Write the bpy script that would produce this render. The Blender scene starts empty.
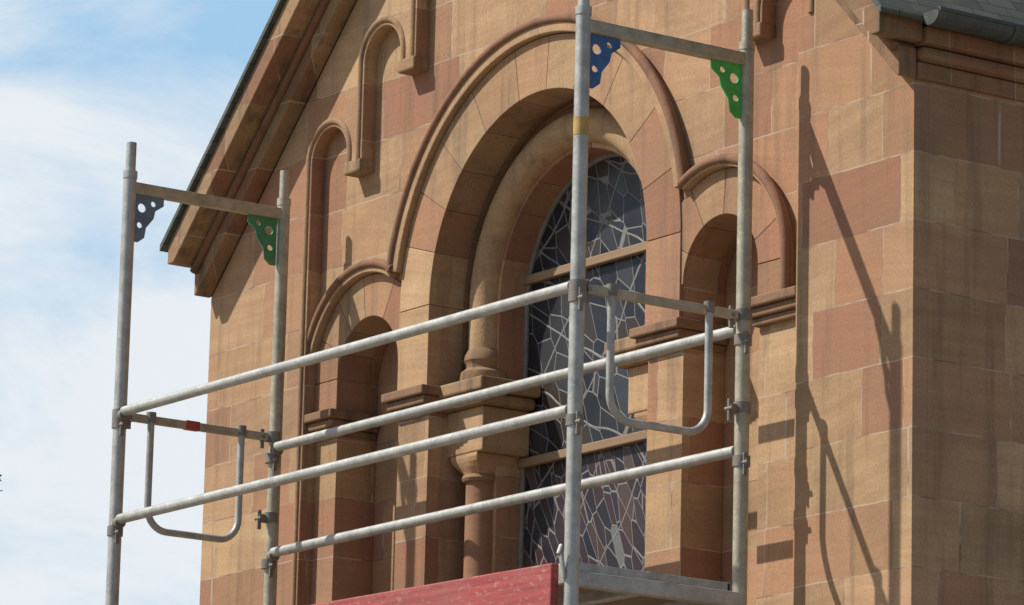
import bpy, bmesh, math, random
from mathutils import Vector, Matrix
random.seed(7)
S=bpy.context.scene
COL=bpy.context.collection
pi=math.pi
# ------------------------------------------------------------------ materials
class NT:
    def __init__(s,name):
        s.m=bpy.data.materials.new(name); s.m.use_nodes=True; s.t=s.m.node_tree; s.n=s.t.nodes
        s.b=s.n["Principled BSDF"]
    def node(s,typ,**kw):
        n=s.n.new(typ)
        for k,v in kw.items(): setattr(n,k,v)
        return n
    def put(s,sock,v):
        if v is None: return
        if hasattr(v,"links") or isinstance(v,bpy.types.NodeSocket): s.t.links.new(v,sock)
        else:
            if sock.type=='RGBA' and not isinstance(v,(int,float)) and len(v)==3: v=(*v,1)
            sock.default_value=v
    def math(s,op,a,b=None,c=None):
        n=s.node("ShaderNodeMath",operation=op); s.put(n.inputs[0],a); s.put(n.inputs[1],b); s.put(n.inputs[2],c); return n.outputs[0]
    def sep(s,v):
        n=s.node("ShaderNodeSeparateXYZ"); s.put(n.inputs[0],v); return n.outputs
    def comb(s,x=0,y=0,z=0):
        n=s.node("ShaderNodeCombineXYZ"); s.put(n.inputs[0],x); s.put(n.inputs[1],y); s.put(n.inputs[2],z); return n.outputs[0]
    def noise(s,vec,scale,detail=4,rough=.55):
        n=s.node("ShaderNodeTexNoise"); s.put(n.inputs["Vector"],vec); n.inputs["Scale"].default_value=scale; n.inputs["Detail"].default_value=min(detail,3); n.inputs["Roughness"].default_value=rough; return n.outputs["Fac"]
    def white(s,vec):
        n=s.node("ShaderNodeTexWhiteNoise",noise_dimensions='3D'); s.put(n.inputs["Vector"],vec); return n.outputs["Value"]
    def ramp(s,f,stops,interp='LINEAR'):
        n=s.node("ShaderNodeValToRGB"); r=n.color_ramp; r.interpolation=interp
        while len(r.elements)<len(stops): r.elements.new(.5)
        for e,(p,c) in zip(r.elements,stops):
            e.position=p; e.color=(*c,1) if not isinstance(c,(int,float)) else (c,c,c,1)
        s.put(n.inputs[0],f); return n.outputs[0]
    def mr(s,v,a,b,c=0.,d=1.):
        n=s.node("ShaderNodeMapRange"); s.put(n.inputs[0],v)
        for i,x in enumerate((a,b,c,d)): n.inputs[i+1].default_value=x
        return n.outputs[0]
    def mix(s,f,a,b,blend='MIX'):
        n=s.node("ShaderNodeMix",data_type='RGBA',blend_type=blend); s.put(n.inputs[0],f); s.put(n.inputs[6],a); s.put(n.inputs[7],b); return n.outputs[2]
    def bump(s,h,strength=.5,dist=.01,prev=None):
        n=s.node("ShaderNodeBump"); n.inputs["Strength"].default_value=strength; n.inputs["Distance"].default_value=dist; s.put(n.inputs["Height"],h)
        if prev is not None: s.put(n.inputs["Normal"],prev)
        return n.outputs[0]
    def fin(s,col=None,rough=None,nrm=None,metal=None):
        s.put(s.b.inputs["Base Color"],col); s.put(s.b.inputs["Roughness"],rough); s.put(s.b.inputs["Normal"],nrm); s.put(s.b.inputs["Metallic"],metal); return s.m
    def pos(s): return s.node("ShaderNodeNewGeometry").outputs["Position"]

STONES=[(0,(.41,.200,.118)),(.14,(.48,.305,.165)),(.30,(.54,.37,.205)),(.44,(.50,.325,.185)),(.56,(.40,.215,.13)),(.70,(.355,.170,.103)),(.82,(.47,.29,.165)),(1,(.57,.40,.23))]
def stone(name,mode,dark=1.):
    k=NT(name); P=k.pos(); x,y,z=k.sep(P)
    if mode=='ashlar':
        h=.228
        wob=k.math('MULTIPLY',k.math('SUBTRACT',k.noise(P,9,1),.5),.008)
        u=k.math('ADD',k.math('ADD',x,y),wob); v=k.math('ADD',z,wob)
        rr=k.math('DIVIDE',k.math('SUBTRACT',v,5.32-h*20),h)
        row=k.math('FLOOR',rr); fz=k.math('FRACT',rr)
        rn=k.white(k.comb(row,3.1,7.7)); rn2=k.white(k.comb(row,9.1,1.7))
        w=k.math('ADD',k.math('MULTIPLY',rn2,.16),.30)
        uu=k.math('DIVIDE',k.math('ADD',u,k.math('MULTIPLY',rn,5.3)),w)
        uu=k.math('ADD',uu,k.math('MULTIPLY',k.math('SINE',k.math('ADD',k.math('MULTIPLY',uu,2.3),k.math('MULTIPLY',row,1.9))),.26))
        cell=k.math('FLOOR',uu); fu=k.math('FRACT',uu)
        du=k.math('MULTIPLY',k.math('MINIMUM',fu,k.math('SUBTRACT',1,fu)),w)
        dz=k.math('MULTIPLY',k.math('MINIMUM',fz,k.math('SUBTRACT',1,fz)),h)
        d=k.math('MINIMUM',du,dz)
        joint=k.mr(d,.0012,.0032,1,0)
        rnd=k.white(k.comb(cell,row,2.2)); rnd2=k.white(k.comb(cell,row,8.2))
    else:
        at=k.node("ShaderNodeAttribute",attribute_name="rnd").outputs["Fac"]
        rnd=at; rnd2=k.white(k.comb(at,2.,4.)); joint=None
    col=k.ramp(rnd,STONES)
    # sandstone bedding: thin sub-horizontal laminae, different in every block
    off=k.math('MULTIPLY',rnd2,30)
    tilt=k.math('MULTIPLY',k.math('SUBTRACT',rnd2,.5),.5)
    lam=k.noise(k.comb(k.math('ADD',k.math('MULTIPLY',x,1.2),off),k.math('MULTIPLY',y,1.2),k.math('MULTIPLY',k.math('ADD',z,k.math('MULTIPLY',x,tilt)),26)),1.0,2,.6)
    col=k.mix(k.mr(lam,.32,.7,0,.6),col,k.mix(.55,col,(.28,.135,.078)))
    blot=k.noise(P,3.1,3,.65)
    col=k.mix(k.mr(blot,.42,.68,0,.5),col,(.27,.17,.105))
    fine=k.noise(P,95,2,.7)
    col=k.mix(k.mr(fine,.35,.70,0,.45),col,k.mix(.6,col,(.13,.075,.05)))
    streak=k.noise(k.comb(k.math('MULTIPLY',x,14),k.math('MULTIPLY',y,14),k.math('MULTIPLY',z,1.1)),1,3,.6)
    col=k.mix(k.mr(streak,.52,.75,0,.5 if dark==1. else .85),col,(.11,.078,.058))
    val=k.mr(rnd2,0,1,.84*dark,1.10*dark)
    hsv=k.node("ShaderNodeHueSaturation"); k.put(hsv.inputs["Color"],col); k.put(hsv.inputs["Value"],val); hsv.inputs["Saturation"].default_value=1.03; col=hsv.outputs[0]
    n1=k.bump(k.math('ADD',k.math('MULTIPLY',fine,.45),k.math('MULTIPLY',lam,.5)),.42,.005)
    if joint is not None:
        jn=k.noise(P,7,2)
        jc=k.mix(k.mr(jn,.45,.6),(.46,.38,.30),(.17,.12,.09))
        col=k.mix(k.math('MULTIPLY',joint,.75),col,jc)
    return k.fin(col,.9,n1)
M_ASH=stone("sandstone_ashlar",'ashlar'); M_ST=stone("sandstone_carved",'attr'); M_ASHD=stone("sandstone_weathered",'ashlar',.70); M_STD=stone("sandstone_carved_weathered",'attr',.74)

def metal(name,base,rust=.3,metallic=.35,rough=.5):
    k=NT(name); P=k.pos(); n=k.noise(P,16,3,.6); n2=k.noise(P,80,2,.6); n3=k.noise(P,6,3,.65)
    c=k.mix(k.mr(n,.35,.68),base,tuple(b*.68 for b in base))
    c=k.mix(k.mr(n2,.58,.70,0,.4),c,tuple(min(.7,b*1.3+.03) for b in base))
    c=k.mix(k.mr(n3,.60,.70,0,rust),c,(.25,.16,.10))
    return k.fin(c,k.mr(n2,.3,.7,rough-.1,rough+.15),k.bump(n2,.12,.002),metallic)
M_GAL=metal("galvanised_steel",(.46,.47,.45),.25)
M_GALW=metal("galvanised_steel_worn",(.45,.42,.32),.45)
M_DK=metal("coupler_steel",(.24,.225,.20),.6,.3,.6)
M_BLUE=metal("blue_paint",(.05,.15,.36),.3,.0,.5)
M_BLUG=metal("faded_blue_paint",(.16,.24,.32),.3,.0,.5)
M_GRN=metal("green_paint",(.07,.48,.10),.2,.0,.5)
M_GRND=metal("dark_green_paint",(.05,.26,.12),.4,.0,.5)
M_YEL=metal("yellow_tape",(.50,.33,.10),.1,0,.6)
M_REDT=metal("red_tape",(.40,.07,.05),.1,0,.6)
M_GUT=metal("zinc_gutter",(.085,.095,.09),.2,.3,.5)
def red():
    k=NT("weathered_red_paint"); P=k.pos(); x,y,z=k.sep(P)
    g=k.noise(k.comb(k.math('MULTIPLY',x,3),y,k.math('MULTIPLY',z,60)),1,3,.6); n=k.noise(k.comb(k.math('MULTIPLY',x,.4),y,z),60,3,.7); b=k.noise(P,4,3,.6)
    c=k.mix(k.mr(g,.35,.7),(.40,.075,.07),(.24,.035,.038))
    c=k.mix(k.mr(n,.56,.64,0,.55),c,(.44,.28,.24))
    c=k.mix(k.mr(b,.45,.70,0,.5),c,(.27,.10,.09))
    return k.fin(c,.7,k.bump(n,.3,.003))
M_RED=red()
def wood(name,a,b):
    k=NT(name); P=k.pos(); x,y,z=k.sep(P)
    g=k.noise(k.comb(k.math('MULTIPLY',x,2),k.math('MULTIPLY',y,40),k.math('MULTIPLY',z,40)),1,3); return k.fin(k.mix(g,a,b),.75,k.bump(g,.3,.003))
M_WOOD=wood("deck_plywood",(.25,.19,.13),(.14,.10,.07))
M_BAR=wood("saddle_bar_ochre",(.33,.22,.13),(.20,.13,.08))
def glass():
    k=NT("leaded_glass"); P=k.pos(); x,y,z=k.sep(P)
    wv=k.math('MULTIPLY',k.math('SUBTRACT',k.noise(P,2.2,1),.5),.16)
    wv2=k.math('MULTIPLY',k.math('SUBTRACT',k.noise(k.comb(z,x,y),2.7,1),.5),.16)
    def linset(a,b,fr,w0):
        l=k.math('ABSOLUTE',k.math('SUBTRACT',k.math('FRACT',k.math('MULTIPLY',k.math('ADD',k.math('MULTIPLY',k.math('ADD',x,wv),a),k.math('MULTIPLY',k.math('ADD',z,wv2),b)),fr)),.5))
        return k.mr(l,w0,w0*1.9,1,0)
    def vor(vec,sc,w0,rnd=1.):
        v=k.node("ShaderNodeTexVoronoi",feature='DISTANCE_TO_EDGE'); k.put(v.inputs["Vector"],vec); v.inputs["Scale"].default_value=sc; v.inputs["Randomness"].default_value=rnd
        c=k.node("ShaderNodeTexVoronoi",feature='F1'); k.put(c.inputs["Vector"],vec); c.inputs["Scale"].default_value=sc; c.inputs["Randomness"].default_value=rnd
        return k.mr(v.outputs["Distance"],w0,w0*1.7,1,0),k.sep(c.outputs["Color"])
    # top: a loose grid of quarries with sloping bands; lowest light: long radiating shards
    vA,rA=vor(k.comb(k.math('ADD',k.math('MULTIPLY',x,1.3),k.math('MULTIPLY',z,.25)),.3,k.math('ADD',k.math('MULTIPLY',z,1.0),k.math('MULTIPLY',x,.45))),8.5,.016,rnd=.5)
    vB,rB=vor(k.comb(k.math('ADD',k.math('MULTIPLY',x,1.9),k.math('MULTIPLY',z,1.0)),.7,k.math('SUBTRACT',k.math('MULTIPLY',z,.7),k.math('MULTIPLY',x,.35))),10.,.022)
    low=k.mr(z,4.72,4.68,0,1)
    lA=k.math('MAXIMUM',vA,k.math('MAXIMUM',linset(.6,1.2,3.3,.011),linset(-1.1,.75,2.5,.010)))
    lB=k.math('MAXIMUM',vB,linset(1.2,-.9,2.7,.011))
    n=k.node("ShaderNodeMix",data_type='FLOAT'); k.put(n.inputs[0],low); k.put(n.inputs[2],lA); k.put(n.inputs[3],lB); lead=n.outputs[0]
    paneA=k.ramp(rA[0],[(0,(.012,.016,.022)),(.35,(.022,.027,.036)),(.55,(.022,.02,.022)),(.8,(.045,.05,.058)),(1,(.045,.032,.025))])
    paneB=k.ramp(rB[1],[(0,(.012,.016,.03)),(.35,(.055,.03,.03)),(.6,(.025,.025,.045)),(.8,(.08,.048,.038)),(.92,(.10,.10,.105)),(1,(.18,.18,.18))])
    col=k.mix(low,paneA,paneB)
    nn=k.noise(P,60,2)
    col=k.mix(k.mr(k.noise(P,5,2),.4,.7,0,.3),col,(.06,.062,.066))
    col=k.mix(k.math('MULTIPLY',lead,.85),col,k.mix(nn,(.27,.27,.26),(.15,.15,.15)))
    k.b.inputs["Specular IOR Level"].default_value=.27
    nr=k.bump(k.math('ADD',k.math('MULTIPLY',lead,1.),k.math('MULTIPLY',k.noise(P,16,2),.8)),.5,.005)
    return k.fin(col,k.mr(lead,0,1,.28,.6),nr)
M_GLASS=glass()
def slate():
    k=NT("slate"); P=k.pos(); x,y,z=k.sep(P)
    br=k.node("ShaderNodeTexBrick"); k.put(br.inputs["Vector"],k.comb(k.math('ADD',y,0),k.math('MULTIPLY',z,1.41),0)); br.inputs["Scale"].default_value=4; br.inputs["Color1"].default_value=(.05,.06,.052,1); br.inputs["Color2"].default_value=(.085,.095,.085,1); br.inputs["Mortar"].default_value=(.02,.02,.02,1); br.inputs["Mortar Size"].default_value=.01
    n=k.noise(P,8,3); c=k.mix(k.mr(n,.5,.7,0,.5),br.outputs["Color"],(.10,.12,.07))
    return k.fin(c,.7,k.bump(br.outputs["Fac"],-.4,.01))
M_SLATE=slate()
def simple(name,a,b,scale,r=.9):
    k=NT(name); P=k.pos(); n=k.noise(P,scale,3,.6); return k.fin(k.mix(k.mr(n,.3,.7),a,b),r,k.bump(n,.4,.02))
M_GRAVEL=simple("gravel_ground",(.27,.22,.16),(.20,.17,.12),5)
M_BARK=simple("bark",(.10,.07,.05),(.05,.04,.03),20)
M_LEAF=simple("leaf",(.035,.06,.02),(.07,.10,.03),4,.6)
M_DARK=simple("dark_interior",(.02,.02,.02),(.03,.03,.03),4)

# ------------------------------------------------------------------ helpers
def empty(name,loc=(0,0,0)):
    o=bpy.data.objects.new(name,None); COL.objects.link(o); o.location=loc; return o
church=empty("sandstone_church"); scaf=empty("scaffold_tower")
def fin(name,me,mat,parent,bevel=0,smooth=False,rnd=None):
    o=bpy.data.objects.new(name,me); COL.objects.link(o); me.materials.clear(); me.materials.append(mat); o.parent=parent
    if mat in (M_ST,M_STD) and "rnd" not in me.attributes:
        a=me.attributes.new("rnd",'FLOAT','FACE'); v=random.random() if rnd is None else rnd
        a.data.foreach_set("value",[v]*len(me.polygons))
    if smooth:
        for p in me.polygons: p.use_smooth=True
    if bevel:
        b=o.modifiers.new("b",'BEVEL'); b.width=bevel; b.segments=2; b.limit_method='ANGLE'; b.angle_limit=math.radians(40)
    return o
def plate(name,polys,y0,y1,mat,parent=church,bevel=.004,rnd=None):
    cu=bpy.data.curves.new(name,'CURVE'); cu.dimensions='2D'; cu.fill_mode='BOTH'; cu.extrude=(y1-y0)/2
    for P in polys:
        s=cu.splines.new('POLY'); s.points.add(len(P)-1); s.use_cyclic_u=True
        for i,(a,b) in enumerate(P): s.points[i].co=(a,b,0,1)
    o=bpy.data.objects.new("tmp",cu); me=bpy.data.meshes.new_from_object(o); bpy.data.objects.remove(o)
    for v in me.vertices: v.co=Vector((v.co.x,(y0+y1)/2+v.co.z,v.co.y))
    bm=bmesh.new(); bm.from_mesh(me); bmesh.ops.remove_doubles(bm,verts=bm.verts,dist=1e-5)
    bmesh.ops.dissolve_limit(bm,angle_limit=.001,verts=bm.verts,edges=bm.edges)
    bmesh.ops.recalc_face_normals(bm,faces=bm.faces); bm.to_mesh(me); bm.free()
    return fin(name,me,mat,parent,bevel,rnd=rnd)
def box(name,a,b,mat,parent=church,bevel=.004,rnd=None):
    bm=bmesh.new(); bmesh.ops.create_cube(bm,size=1)
    for v in bm.verts: v.co=Vector([(a[i]+b[i])/2+v.co[i]*(b[i]-a[i]) for i in range(3)])
    me=bpy.data.meshes.new(name); bm.to_mesh(me); bm.free(); return fin(name,me,mat,parent,bevel,rnd=rnd)
def tube(name,pts,r,mat,parent=scaf,cyc=False,caps=True,res=6,rnd=None):
    cu=bpy.data.curves.new(name,'CURVE'); cu.dimensions='3D'; cu.bevel_depth=r; cu.bevel_resolution=res; cu.use_fill_caps=caps
    s=cu.splines.new('POLY'); s.points.add(len(pts)-1); s.use_cyclic_u=cyc
    for i,p in enumerate(pts): s.points[i].co=(*p,1)
    o=bpy.data.objects.new("tmp",cu); me=bpy.data.meshes.new_from_object(o); bpy.data.objects.remove(o)
    o=fin(name,me,mat,parent,smooth=True,rnd=rnd)
    m=o.modifiers.new("e",'EDGE_SPLIT'); m.split_angle=math.radians(50); return o
def lathe(name,prof,cx,cy,mat,parent=church,n=24,rnd=None):
    bm=bmesh.new(); rings=[]
    for r,z in prof: rings.append([bm.verts.new((cx+r*math.cos(2*pi*i/n),cy+r*math.sin(2*pi*i/n),z)) for i in range(n)])
    for a,b in zip(rings,rings[1:]):
        for i in range(n): bm.faces.new((a[i],a[(i+1)%n],b[(i+1)%n],b[i]))
    bm.faces.new(rings[0]); bm.faces.new(rings[-1]); bmesh.ops.recalc_face_normals(bm,faces=bm.faces)
    me=bpy.data.meshes.new(name); bm.to_mesh(me); bm.free()
    o=fin(name,me,mat,parent,smooth=True,rnd=rnd); m=o.modifiers.new("e",'EDGE_SPLIT'); m.split_angle=math.radians(35); return o
def arc(cx,cz,r,a0,a1,n=48): return [(cx+r*math.cos(a0+(a1-a0)*i/n),cz+r*math.sin(a0+(a1-a0)*i/n)) for i in range(n+1)]
def opening(cx,cz,r,zb): return [(cx-r,zb)]+arc(cx,cz,r,pi,0)+[(cx+r,zb)]

# ------------------------------------------------------------------ church
XL=-4.42; EZ=5.56; APX=XL/2; APZ=EZ-APX
CX,CZ=-2.21,5.29
NL,NR,NZ=-3.32,-1.10,5.10; NRAD=.215
ZB=3.3
# front plate with stepped blind arcade
def frieze():
    sp=.359; r=.125; x0=-3.565; st=.335; z0=5.975
    def spr(k): return z0+st*min(k,8-k)
    P=[(x0-r,1.0)]; corb=[]; mould=[]
    for k in range(9):
        cxk=x0+sp*k; z=spr(k)
        P+=arc(cxk,z,r,pi,0,20)
        if k<8:
            zc=min(spr(k),spr(k+1))-.07
            P+=[(cxk+r,zc),(cxk+sp-r,zc)]; corb.append((cxk+r,cxk+sp-r,zc))
        zl=spr(k)-.07 if k==0 else min(spr(k),spr(k-1))-.07
        zr=spr(k)-.07 if k==8 else min(spr(k),spr(k+1))-.07
        mould.append((cxk,z,(zl if k else 1.2),zr))
    P+=[(x0+sp*8+r,z0-.07),(-.614,z0-.07),(-.614,1.0)]
    return P,corb,mould,r
P,corb,mould,fr=frieze()
outer=[(XL,0),(XL,EZ),(APX,APZ),(0,EZ),(0,0)]
plate("lesenes_and_arcade_frieze",[outer,P],0,.08,M_ASH)
for i,(a,b,z) in enumerate(corb):
    box("corbel_%d"%i,(a-.004,-.010,z-.024),(b+.004,.075,z+.028),M_STD,bevel=.008)
for i,(cxk,z,zl,zr) in enumerate(mould):
    pts=[(cxk-fr-.024,zl)]+arc(cxk,z,fr+.024,pi,0,24)+[(cxk+fr+.024,zr)]
    tube("arcade_moulding_%d"%i,[(a,.004,b) for a,b in pts],.015,M_STD,church,res=3,rnd=.45)
inner=[(XL+.1,.0),(XL+.1,EZ-.02),(APX,APZ-.12),(-.1,EZ-.02),(-.1,0)]
plate("recessed_wall_panel",[inner,opening(CX,CZ,.69,ZB),opening(NL,NZ,NRAD,ZB),opening(NR,NZ,NRAD,ZB)],.06,.24,M_ASH)
plate("window_inner_order",[inner,opening(CX,CZ,.50,ZB-.05)],.242,.42,M_ASH)
box("interior_backing",(XL+.3,.6,.5),(-.3,.65,5.5),M_DARK)
# glass
plate("leaded_window_glass",[opening(CX,CZ,.53,ZB-.1)],.365,.372,M_GLASS,bevel=0)
for i,z in enumerate((5.39,4.69,3.99)):
    box("saddle_bar_%d"%i,(CX-.52,.335,z-.017),(CX+.52,.362,z+.017),M_BAR)
tube("window_frame",[(a,.36,b) for a,b in opening(CX,CZ,.495,ZB)],.013,M_DK,church,res=2)
box("window_sill",(CX-.70,.04,ZB-.06),(CX+.70,.40,ZB+.02),M_ST)
# voussoirs
def ring(name,cx,cz,ri,ro,y0,y1,n,stilt,gap=.002,a0=pi,a1=0.,legs=(True,True),mat=None):
    bm=bmesh.new(); lay=bm.faces.layers.float.new("rnd")
    def strip(ins,outs,v):
        F=[]
        vi=[(bm.verts.new((a,y0,b)),bm.verts.new((a,y1,b))) for a,b in ins]; vo=[(bm.verts.new((a,y0,b)),bm.verts.new((a,y1,b))) for a,b in outs]
        for i in range(len(ins)-1):
            F+=[bm.faces.new((vi[i][0],vi[i+1][0],vo[i+1][0],vo[i][0])),bm.faces.new((vi[i][1],vi[i+1][1],vi[i+1][0],vi[i][0])),bm.faces.new((vo[i][0],vo[i+1][0],vo[i+1][1],vo[i][1]))]
        for e in (0,-1): F.append(bm.faces.new((vi[e][0],vo[e][0],vo[e][1],vi[e][1])))
        for f in F: f[lay]=v
    cuts=[0]
    for i in range(n): cuts.append(cuts[-1]+random.uniform(.8,1.2))
    cuts=[a0+(a1-a0)*c/cuts[-1] for c in cuts]
    for a,b in zip(cuts,cuts[1:]):
        v=random.random(); s=-1 if b<a else 1
        gi,go=gap/2/ri,gap/2/ro
        strip(arc(cx,cz,ri,a+s*gi,b-s*gi,8),arc(cx,cz,ro,a+s*go,b-s*go,8),v)
    for sgn,on in ((-1,legs[0]),(1,legs[1])):
        if on and stilt>0: strip([(cx+sgn*ri,cz-gap),(cx+sgn*ri,cz-stilt)],[(cx+sgn*ro,cz-gap),(cx+sgn*ro,cz-stilt)],random.random())
    bmesh.ops.recalc_face_normals(bm,faces=bm.faces)
    me=bpy.data.meshes.new(name); bm.to_mesh(me); bm.free(); o=fin(name,me,mat or M_ST,church,bevel=.002); return o
IZ=4.97
ring("main_arch_voussoirs",CX,CZ,.686,.888,.044,.2,11,CZ-IZ)
ring("niche_arch_voussoirs",NL,NZ,NRAD-.003,.375,.050,.2,6,NZ-IZ,legs=(True,False))
ring("niche_arch_voussoirs_b",NR,NZ,NRAD-.003,.372,.050,.2,6,NZ-IZ,legs=(False,True))
ring("inner_order_voussoirs",CX,CZ,.497,.60,.236,.38,9,CZ-IZ)
# hood mouldings: find where the hoods meet
def meet(cx):
    best=None
    for i in range(2000):
        a=pi*i/2000; x=cx+.40*math.cos(a); z=NZ+.40*math.sin(a)
        e=abs(math.hypot(x-CX,z-CZ)-.93)
        if best is None or e<best[0]: best=(e,a,x,z)
    return best
_,aL,xL,zL=meet(NL); _,aR,xR,zR=meet(NR)
bL=math.atan2(zL-CZ,xL-CX); bR=math.atan2(zR-CZ,xR-CX)
if bL<0: bL+=2*pi
def hood(tag,cx,cz,ri,ro,a0,a1,legl=None,legr=None):
    A=arc(cx,cz,ri,a0,a1,64); B=arc(cx,cz,ro-.02,a0,a1,64)
    if legl: A=[(cx-ri,legl)]+A; B=[(cx-ro+.02,legl)]+B
    if legr: A=A+[(cx+ri,legr)]; B=B+[(cx+ro-.02,legr)]
    plate("hood_fillet_%s"%tag,[A+B[::-1]],.018,.07,M_ST,rnd=.4)
    C=arc(cx,cz,ro-.018,a0,a1,64)
    if legl: C=[(cx-ro+.018,legl)]+C
    if legr: C=C+[(cx+ro-.018,legr)]
    tube("hood_roll_%s"%tag,[(a,.022,b) for a,b in C],.018,M_STD,church,res=4,rnd=.62)
hood("main",CX,CZ,.892,.96,bL,bR)
hood("niche_l",NL,NZ,.378,.43,pi,aL,legl=IZ)
hood("niche_r",NR,NZ,.374,.418,aR,0,legr=IZ)
# roll mouldings and columns
tube("roll_moulding",[(a,.235,b) for a,b in [(CX-.58,5.06)]+arc(CX,CZ,.58,pi,0,60)+[(CX+.58,5.06)]],.066,M_ST,church,res=8,rnd=.3)
tube("inner_fillet_roll",[(a,.240,b) for a,b in [(CX-.66,5.0)]+arc(CX,CZ,.66,pi,0,60)+[(CX+.66,5.0)]],.018,M_STD,church,res=4,rnd=.6)
for s in (-1,1):
    c=CX+s*.58; t="l" if s<0 else "r"
    lathe("upper_shaft_base_"+t,[(.066,5.12),(.072,5.11),(.080,5.095),(.083,5.075),(.074,5.06),(.074,5.045),(.094,5.03),(.098,5.0),(.096,4.981)],c,.235,M_STD)
    def b(nm,r0,r1,y0,y1,z0,z1,bv=.006):
        xa,xb=sorted((CX+s*r0,CX+s*r1)); box(nm+"_"+t,(xa,y0,z0),(xb,y1,z1),M_STD if nm!="impost_block" else M_ST,bevel=bv,rnd=.3)
    b("impost_slab",.70,.385,.085,.36,4.93,4.98,.008)
    b("impost_cavetto",.70,.415,.11,.36,4.885,4.929,.014)
    b("impost_block",.70,.455,.145,.36,4.715,4.884,.006)
    # cushion capital: square block tapering to the round neck
    bm=bmesh.new(); n=32; rings=[]
    for q,z in ((0,4.714),(0,4.700),(.15,4.685),(.45,4.668),(.8,4.652),(1,4.64)):
        R=[]
        for i in range(n):
            a=2*pi*i/n; ca,sa=math.cos(a),math.sin(a); sq=.088/max(abs(ca),abs(sa)); rr=sq*(1-q)+.068*q
            R.append(bm.verts.new((c+rr*ca,.235+rr*sa,z)))
        rings.append(R)
    for A,B in zip(rings,rings[1:]):
        for i in range(n): bm.faces.new((A[i],A[(i+1)%n],B[(i+1)%n],B[i]))
    bm.faces.new(rings[0]); bm.faces.new(rings[-1]); bmesh.ops.recalc_face_normals(bm,faces=bm.faces)
    me=bpy.data.meshes.new("cushion"); bm.to_mesh(me); bm.free(); fin("cushion_capital_"+t,me,M_ST,church,bevel=.003)
    lathe("capital_neck_"+t,[(.064,4.612),(.074,4.616),(.079,4.627),(.074,4.638),(.066,4.644)],c,.235,M_STD)
    lathe("column_shaft_"+t,[(.064,ZB+.1),(.063,4.1),(.062,4.625)],c,.235,M_ST,n=32,rnd=.56)
    lathe("column_base_"+t,[(.10,ZB),(.10,ZB+.05),(.085,ZB+.07),(.066,ZB+.1)],c,.235,M_ST)
# imposts on the front piers
def impost(tag,xa,xb,la,lb):
    for nm,z0,z1,p in (("top",4.94,4.975,.048),("mid",4.908,4.939,.030),("low",4.88,4.907,.014)):
        box("impost_%s_%s"%(nm,tag),(xa-(p*.8 if la else 0),.06-p-.012,z0),(xb+(p*.8 if lb else 0),.236,z1),M_STD,bevel=.006,rnd=.5)
impost("a",-3.688,NL-NRAD,False,True)
impost("b",NL+NRAD,CX-.69,True,True)
impost("c",CX+.69,NR-NRAD,True,True)
impost("d",NR+NRAD,-.617,True,False)
# rake mouldings, side cornices, roof
def chev(o0,o1,ov,rise):
    return [(XL-ov,EZ+o0),(XL,EZ+o0),(APX,APZ+o0),(0,EZ+o0),(ov,EZ+o0),(ov,EZ+rise),(APX,APZ+o1),(XL-ov,EZ+rise)]
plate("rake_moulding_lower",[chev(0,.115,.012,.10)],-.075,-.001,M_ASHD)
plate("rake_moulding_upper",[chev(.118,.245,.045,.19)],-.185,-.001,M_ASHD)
tube("rake_roll",[(XL,-.085,EZ+.095),(APX,-.085,APZ+.095),(0,-.085,EZ+.095)],.018,M_STD,church,rnd=.6)
roofp=[(XL-.075,EZ+.175),(APX,APZ+.25),(.075,EZ+.175),(.075,EZ+.20),(APX,APZ+.275),(XL-.075,EZ+.20)]
plate("slate_roof",[roofp],-.205,7.,M_SLATE,bevel=0)
for s,x in ((1,0.),(-1,XL)):
    t="r" if s>0 else "l"
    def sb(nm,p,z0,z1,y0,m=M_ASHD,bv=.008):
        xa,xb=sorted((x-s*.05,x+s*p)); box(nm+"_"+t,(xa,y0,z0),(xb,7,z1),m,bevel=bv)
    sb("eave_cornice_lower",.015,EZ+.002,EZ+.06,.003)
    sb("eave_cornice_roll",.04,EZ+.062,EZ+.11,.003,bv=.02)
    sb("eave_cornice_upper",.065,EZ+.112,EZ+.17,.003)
    xa,xb=sorted((x-s*.3,x+s*.0007)); box("side_wall_"+t,(xa,.062,0),(xb,7,EZ+.001),M_ASH,bevel=0)
box("rear_wall",(XL+.01,6.7,0),(-.01,6.95,EZ),M_ASH)
# gutter
def gutter(x,s,t):
    bm=bmesh.new(); n=10; ys=(-.03,7); r=.045; gz=EZ+.20
    R=[]
    for y in ys:
        R.append([bm.verts.new((x+r*math.cos(pi+pi*i/n),y,gz+r*math.sin(pi+pi*i/n))) for i in range(n+1)])
    for i in range(n): bm.faces.new((R[0][i],R[0][i+1],R[1][i+1],R[1][i]))
    bm.faces.new(R[0])
    me=bpy.data.meshes.new("gutter"); bm.to_mesh(me); bm.free(); o=fin("gutter_"+t,me,M_GUT,church); m=o.modifiers.new("s",'SOLIDIFY'); m.thickness=.004
    tube("gutter_bead_"+t,[(x+s*r,-.03,gz),(x+s*r,7,gz)],.008,M_GUT,church)
    for j in range(9):
        y=.3+j*.75
        tube("gutter_bracket_%s_%d"%(t,j),[(x+(r+.005)*math.cos(pi+pi*i/n),y,gz+(r+.005)*math.sin(pi+pi*i/n)) for i in range(n+1)],.008,M_GUT,church)
gutter(.115,1,"r"); gutter(XL-.115,-1,"l")

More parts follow.
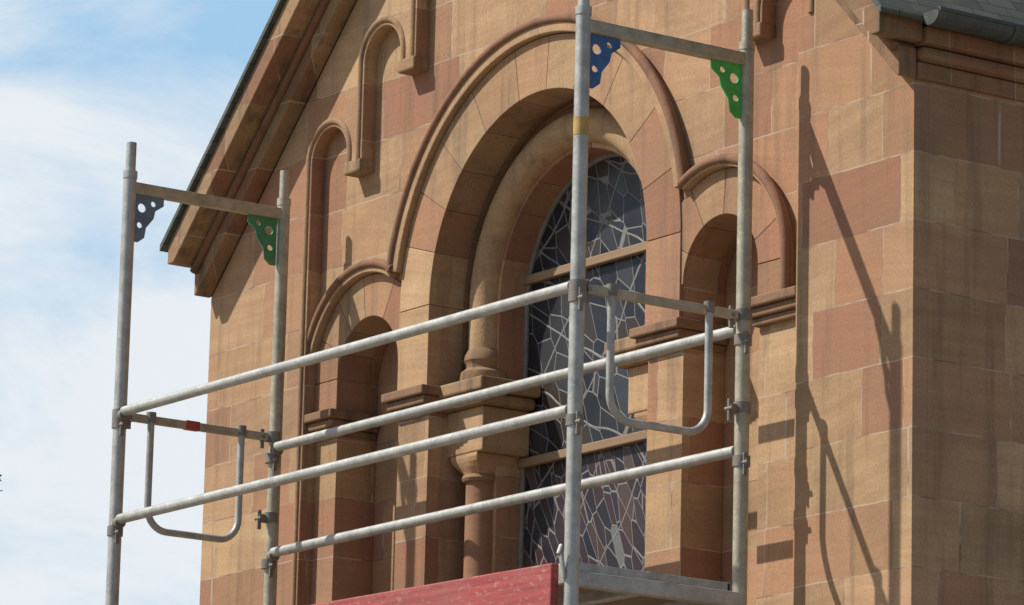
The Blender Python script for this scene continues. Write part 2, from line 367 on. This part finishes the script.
# ------------------------------------------------------------------ scaffold
AX,DX=-3.645,-.69; YO,YI=-.84,-.16
BZ=5.74
def post(n,x,y,mat):
    tube("standard_"+n,[(x,y,.04),(x,y,2.02),(x,y,4.0),(x,y,5.80)],.0252,mat)
    tube("spigot_"+n,[(x,y,5.78),(x,y,5.915)],.0195,mat)
    tube("collar_"+n,[(x,y,5.775),(x,y,5.803)],.0275,mat)
    box("base_plate_"+n,(x-.075,y-.075,.004),(x+.075,y+.075,.012),M_GAL,scaf)
post("a",AX,YO,M_GAL); post("b",AX,YI+.01,M_GALW); post("c",DX,YO,M_GAL); post("d",DX,YI,M_GALW)
def coupler(n,x,y,z,dx=0,dy=0,mat=M_DK):
    tube("coupler_ring_"+n,[(x,y,z-.018),(x,y,z+.018)],.030,mat)
    ex,ey=x+dx*.045,y+dy*.045
    box("coupler_lug_"+n,(min(x,ex)-.010,min(y,ey)-.010,z-.022),(max(x,ex)+.010,max(y,ey)+.010,z+.010),mat,scaf)
    box("coupler_wedge_"+n,(ex-.005,ey-.014,z-.050),(ex+.005,ey+.002,z+.025),mat,scaf,bevel=.002)
    tube("coupler_bolt_"+n,[(ex-.018,ey-.010,z-.008),(ex+.022,ey-.010,z-.008)],.007,mat)
def barbox(name,p,q,w,h,mat):
    box(name,(p[0]-w/2,p[1],p[2]-h/2),(p[0]+w/2,q[1],p[2]+h/2),mat,scaf,bevel=.006)
def gusset(name,x,y,s,mat):
    z=BZ-.022
    pts=[(0,0),(.130,0),(.130,-.03),(.094,-.055),(.088,-.085),(.056,-.125),(.050,-.165),(.024,-.185),(0,-.185)]
    holes=[(.035,-.05,.018),(.085,-.028,.011),(.028,-.118,.012)]
    polys=[[(y+s*(a+.02),z+b) for a,b in pts]]+[[(y+s*(h[0]+.02)+h[2]*math.cos(t*pi/8),z+h[1]+h[2]*math.sin(t*pi/8)) for t in range(16)] for h in holes]
    o=plate(name,polys,-.004,.004,mat,scaf,bevel=0)
    me=o.data
    for v in me.vertices: v.co=Vector((x+v.co.y,v.co.x,v.co.z))
    bm=bmesh.new(); bm.from_mesh(me); bmesh.ops.recalc_face_normals(bm,faces=bm.faces); bm.to_mesh(me); bm.free()
for n,x,g1,g2 in (("left",AX,M_BLUG,M_GRND),("right",DX,M_BLUE,M_GRN)):
    barbox("head_bar_"+n,(x,YO,BZ),(x,YI,BZ),.034,.046,M_GALW)
    gusset("corner_plate_outer_"+n,x,YO,1,g1); gusset("corner_plate_inner_"+n,x,YI,-1,g2)
    for zz in (3.90,1.90):
        barbox("transom_%s_%d"%(n,zz),(x,YO,zz),(x,YI,zz),.04,.05,M_GAL)
    barbox("transom_low_"+n,(x,YO,.25),(x,YI,.25),.04,.04,M_GAL)
    barbox("end_guard_bar_"+n,(x+.006,YO+.03,4.855),(x+.006,YI-.03,4.855),.022,.032,M_GALW)
    gx=x+.010; ya,yb=YO+.13,YI-.15; zt,zb,r=4.865,4.435,.085
    P=[(gx,ya,zt)]+[(gx,ya+r-r*math.cos(t*pi/2/8),zb+r-r*math.sin(t*pi/2/8)) for t in range(9)]+[(gx,yb-r+r*math.sin(t*pi/2/8),zb+r-r*math.cos(t*pi/2/8)) for t in range(9)]+[(gx,yb,zt)]
    tube("end_guard_loop_"+n,P,.0135,M_GAL)
    for yy in (ya,yb): tube("end_guard_eye_%s_%d"%(n,yy*100),[(gx,yy,zt-.02),(gx,yy,zt+.018)],.019,M_DK)
    coupler("eg_o"+n,x,YO,4.86,0,1); coupler("eg_i"+n,x,YI,4.86,0,-1); coupler("eg_m"+n,x,YI,4.545,0,-1)
for n,y,za,zb in (("outer",YO,4.865,4.455),("inner",YI,4.815,4.405)):
    for j,z in enumerate((za,zb)):
        tube("guard_rail_%s_%d"%(n,j),[(AX+.045,y-.008,z),(DX-.018,y-.010,z-.004)],.0190,M_GAL)
        tube("rail_end_%s_%d"%(n,j),[(AX+.022,y-.004,z-.012),(AX+.05,y-.006,z-.012)],.022,M_DK)
        for x,t in ((AX,"l"),(DX,"r")):
            coupler("%s%d%s"%(n,j,t),x,y,z-.040,.6,0)
    for zz in (2.9,2.4):
        tube("guard_rail_low_%s_%d"%(n,zz*10),[(AX,y,zz),(DX,y,zz)],.0195,M_GAL)
tube("diagonal_brace",[(AX,YO-.03,.4),(DX,YO-.03,3.7)],.02,M_GAL)
tube("yellow_tape_band",[(DX,YO,5.365),(DX,YO,5.425)],.0262,M_YEL)
box("red_tape_band",(AX-.006,-.56,4.838),(AX+.020,-.50,4.873),M_REDT,scaf,bevel=.001)
for zz in (3.93,1.93):
    for j in range(2):
        y0=YO+.03+j*.325
        box("deck_panel_%d_%d"%(zz,j),(AX+.03,y0,zz),(DX-.03,y0+.31,zz+.03),M_WOOD,scaf)
        for e in (0,1): box("deck_edge_%d_%d_%d"%(zz,j,e),(AX+.03,y0+e*.30-.003,zz-.035),(DX-.03,y0+e*.30+.013,zz+.033),M_GAL,scaf)
    box("deck_hook_beam_%d"%zz,(DX-.03,YO+.03,zz-.02),(DX-.024,YI-.03,zz+.03),M_GAL,scaf)
tb=box("toe_board",(-1.46,-.016,-.075),(1.46,.016,.075),M_RED,scaf,bevel=.005)
tb.location=((AX+DX)/2-.01,YO-.045,3.895); tb.rotation_euler=(0,math.radians(.9),0)
box("toe_board_inner",(AX+.05,YI+.03,1.97),(DX-.05,YI+.06,2.1),M_RED,scaf)
tube("toe_board_hook",[(DX,YO-.03,3.90),(DX,YO-.045,4.0),(DX+.01,YO-.06,3.97)],.008,M_GAL)

# ------------------------------------------------------------------ ground, tree
bm=bmesh.new(); bmesh.ops.create_grid(bm,x_segments=2,y_segments=2,size=600); me=bpy.data.meshes.new("ground"); bm.to_mesh(me); bm.free(); fin("ground",me,M_GRAVEL,None)

# ------------------------------------------------------------------ camera
f=4642; pt,ro,ya=[math.radians(v) for v in (12.25,1.41,55.43)]
fw=Vector((-math.sin(ya)*math.cos(pt),math.cos(ya)*math.cos(pt),math.sin(pt)))
rt=Vector((math.cos(ya),math.sin(ya),0)); up=rt.cross(fw)
r_=rt*math.cos(ro)+up*math.sin(ro); u_=-rt*math.sin(ro)+up*math.cos(ro)
cam=bpy.data.cameras.new("camera"); co=bpy.data.objects.new("camera",cam); COL.objects.link(co)
cam.sensor_width=36; cam.lens=f/1024*36; cam.clip_end=3000
Mx=Matrix((r_,u_,-fw)).transposed().to_4x4(); Mx.translation=(11.328,-9.379,1.6); co.matrix_world=Mx
S.camera=co
# tree standing 45 m away beyond the left edge of the view (only a twig tip enters the frame)
def ray(px,py): return (fw+(r_*(px-512)-u_*(py-302.5))/f)
d=ray(0,480); tip=Vector((11.328,-9.379,1.6))+d*45
tree=empty("tree"); tc=tip-rt*2.45; base=Vector((tc.x,tc.y,0))
H=tip.z+.6
tube("trunk",[(base.x,base.y,0),(base.x+.05,base.y,H*.4),(base.x,base.y,H*.93)],.16,M_BARK,tree)
for i in range(26):
    a=random.uniform(0,2*pi); z=H*random.uniform(.3,.85); L=random.uniform(1.2,2.2)
    tube("limb_%d"%i,[(base.x,base.y,z),(base.x+math.cos(a)*L*.6,base.y+math.sin(a)*L*.6,z+.5),(base.x+math.cos(a)*L,base.y+math.sin(a)*L,z+.6)],.04,M_BARK,tree,res=2)
bm=bmesh.new()
cl=[]
for i in range(170):
    while True:
        v=Vector([random.uniform(-1,1) for _ in range(3)])
        if v.length<1: break
    cl.append((Vector((base.x+v.x*2.1,base.y+v.y*2.1,H*.64+v.z*H*.34)),random.uniform(.2,.42)))
cl.append((tip-rt*.06,.10))
for c,R in cl:
    for j in range(60 if R>.15 else 30):
        p=c+Vector([random.gauss(0,.5) for _ in range(3)])*R
        q=Matrix.Rotation(random.uniform(0,6.3),3,Vector([random.gauss(0,1) for _ in range(3)]).normalized())
        s=random.uniform(.03,.06)
        bm.faces.new([bm.verts.new(p+q@Vector(k)*s) for k in ((-1,0,0),(0,-.5,0),(1,0,0),(0,.5,0))])
me=bpy.data.meshes.new("foliage"); bm.to_mesh(me); bm.free(); fin("foliage",me,M_LEAF,tree)

# ------------------------------------------------------------------ light
sd=Vector((.72,1,-1.32)).normalized()
L=bpy.data.lights.new("sun",'SUN'); L.energy=5; L.angle=math.radians(.53); L.color=(1,.93,.82)
lo=bpy.data.objects.new("sun",L); COL.objects.link(lo); lo.rotation_euler=sd.to_track_quat('-Z','Y').to_euler(); lo.location=(-10,-15,20)
W=bpy.data.worlds.new("World"); S.world=W; W.use_nodes=True; t=W.node_tree; bg=t.nodes["Background"]
sky=t.nodes.new("ShaderNodeTexSky"); sky.sky_type='NISHITA'; sky.sun_disc=False; sky.sun_elevation=math.asin(-sd.z); sky.sun_rotation=math.atan2(-sd.x,-sd.y)
tc=t.nodes.new("ShaderNodeTexCoord"); mp=t.nodes.new("ShaderNodeMapping"); mp.inputs["Scale"].default_value=(1,1,2.0)
no=t.nodes.new("ShaderNodeTexNoise"); no.inputs["Scale"].default_value=13; no.inputs["Detail"].default_value=8; no.inputs["Roughness"].default_value=.6; no.inputs["Distortion"].default_value=.4
cr=t.nodes.new("ShaderNodeValToRGB"); cr.color_ramp.elements[0].position=.24; cr.color_ramp.elements[1].position=.56
sp=t.nodes.new("ShaderNodeSeparateXYZ"); el=t.nodes.new("ShaderNodeMapRange"); el.inputs[1].default_value=.252; el.inputs[2].default_value=.275; el.inputs[3].default_value=.02; el.inputs[4].default_value=-.26
ad=t.nodes.new("ShaderNodeMath"); ad.operation='ADD'
# bank of thin cloud in the west-north-west part of the sky, clearing higher up
hz=t.nodes.new("ShaderNodeMix"); hz.data_type='RGBA'; hz.inputs[6].default_value=(3.6,5.9,8.3,1); hz.inputs[7].default_value=(8.1,8.6,9.0,1)
dt=t.nodes.new("ShaderNodeVectorMath"); dt.operation='DOT_PRODUCT'; dt.inputs[1].default_value=(-.82,.55,.1)
mr=t.nodes.new("ShaderNodeMapRange"); mr.inputs[1].default_value=.6; mr.inputs[2].default_value=.92; mr.inputs[3].default_value=0; mr.inputs[4].default_value=1
mx=t.nodes.new("ShaderNodeMix"); mx.data_type='RGBA'
K=t.links.new
K(tc.outputs["Generated"],mp.inputs[0]); K(mp.outputs[0],no.inputs["Vector"]); K(tc.outputs["Generated"],sp.inputs[0]); K(sp.outputs[2],el.inputs[0])
K(no.outputs["Fac"],ad.inputs[0]); K(el.outputs[0],ad.inputs[1]); K(ad.outputs[0],cr.inputs[0]); K(cr.outputs[0],hz.inputs[0])
K(tc.outputs["Generated"],dt.inputs[0]); K(dt.outputs["Value"],mr.inputs[0]); K(mr.outputs[0],mx.inputs[0])
K(sky.outputs[0],mx.inputs[6]); K(hz.outputs[2],mx.inputs[7]); K(mx.outputs[2],bg.inputs[0])
bg.inputs[1].default_value=.1
S.view_settings.view_transform='Standard'; S.view_settings.look='None'; S.view_settings.exposure=0
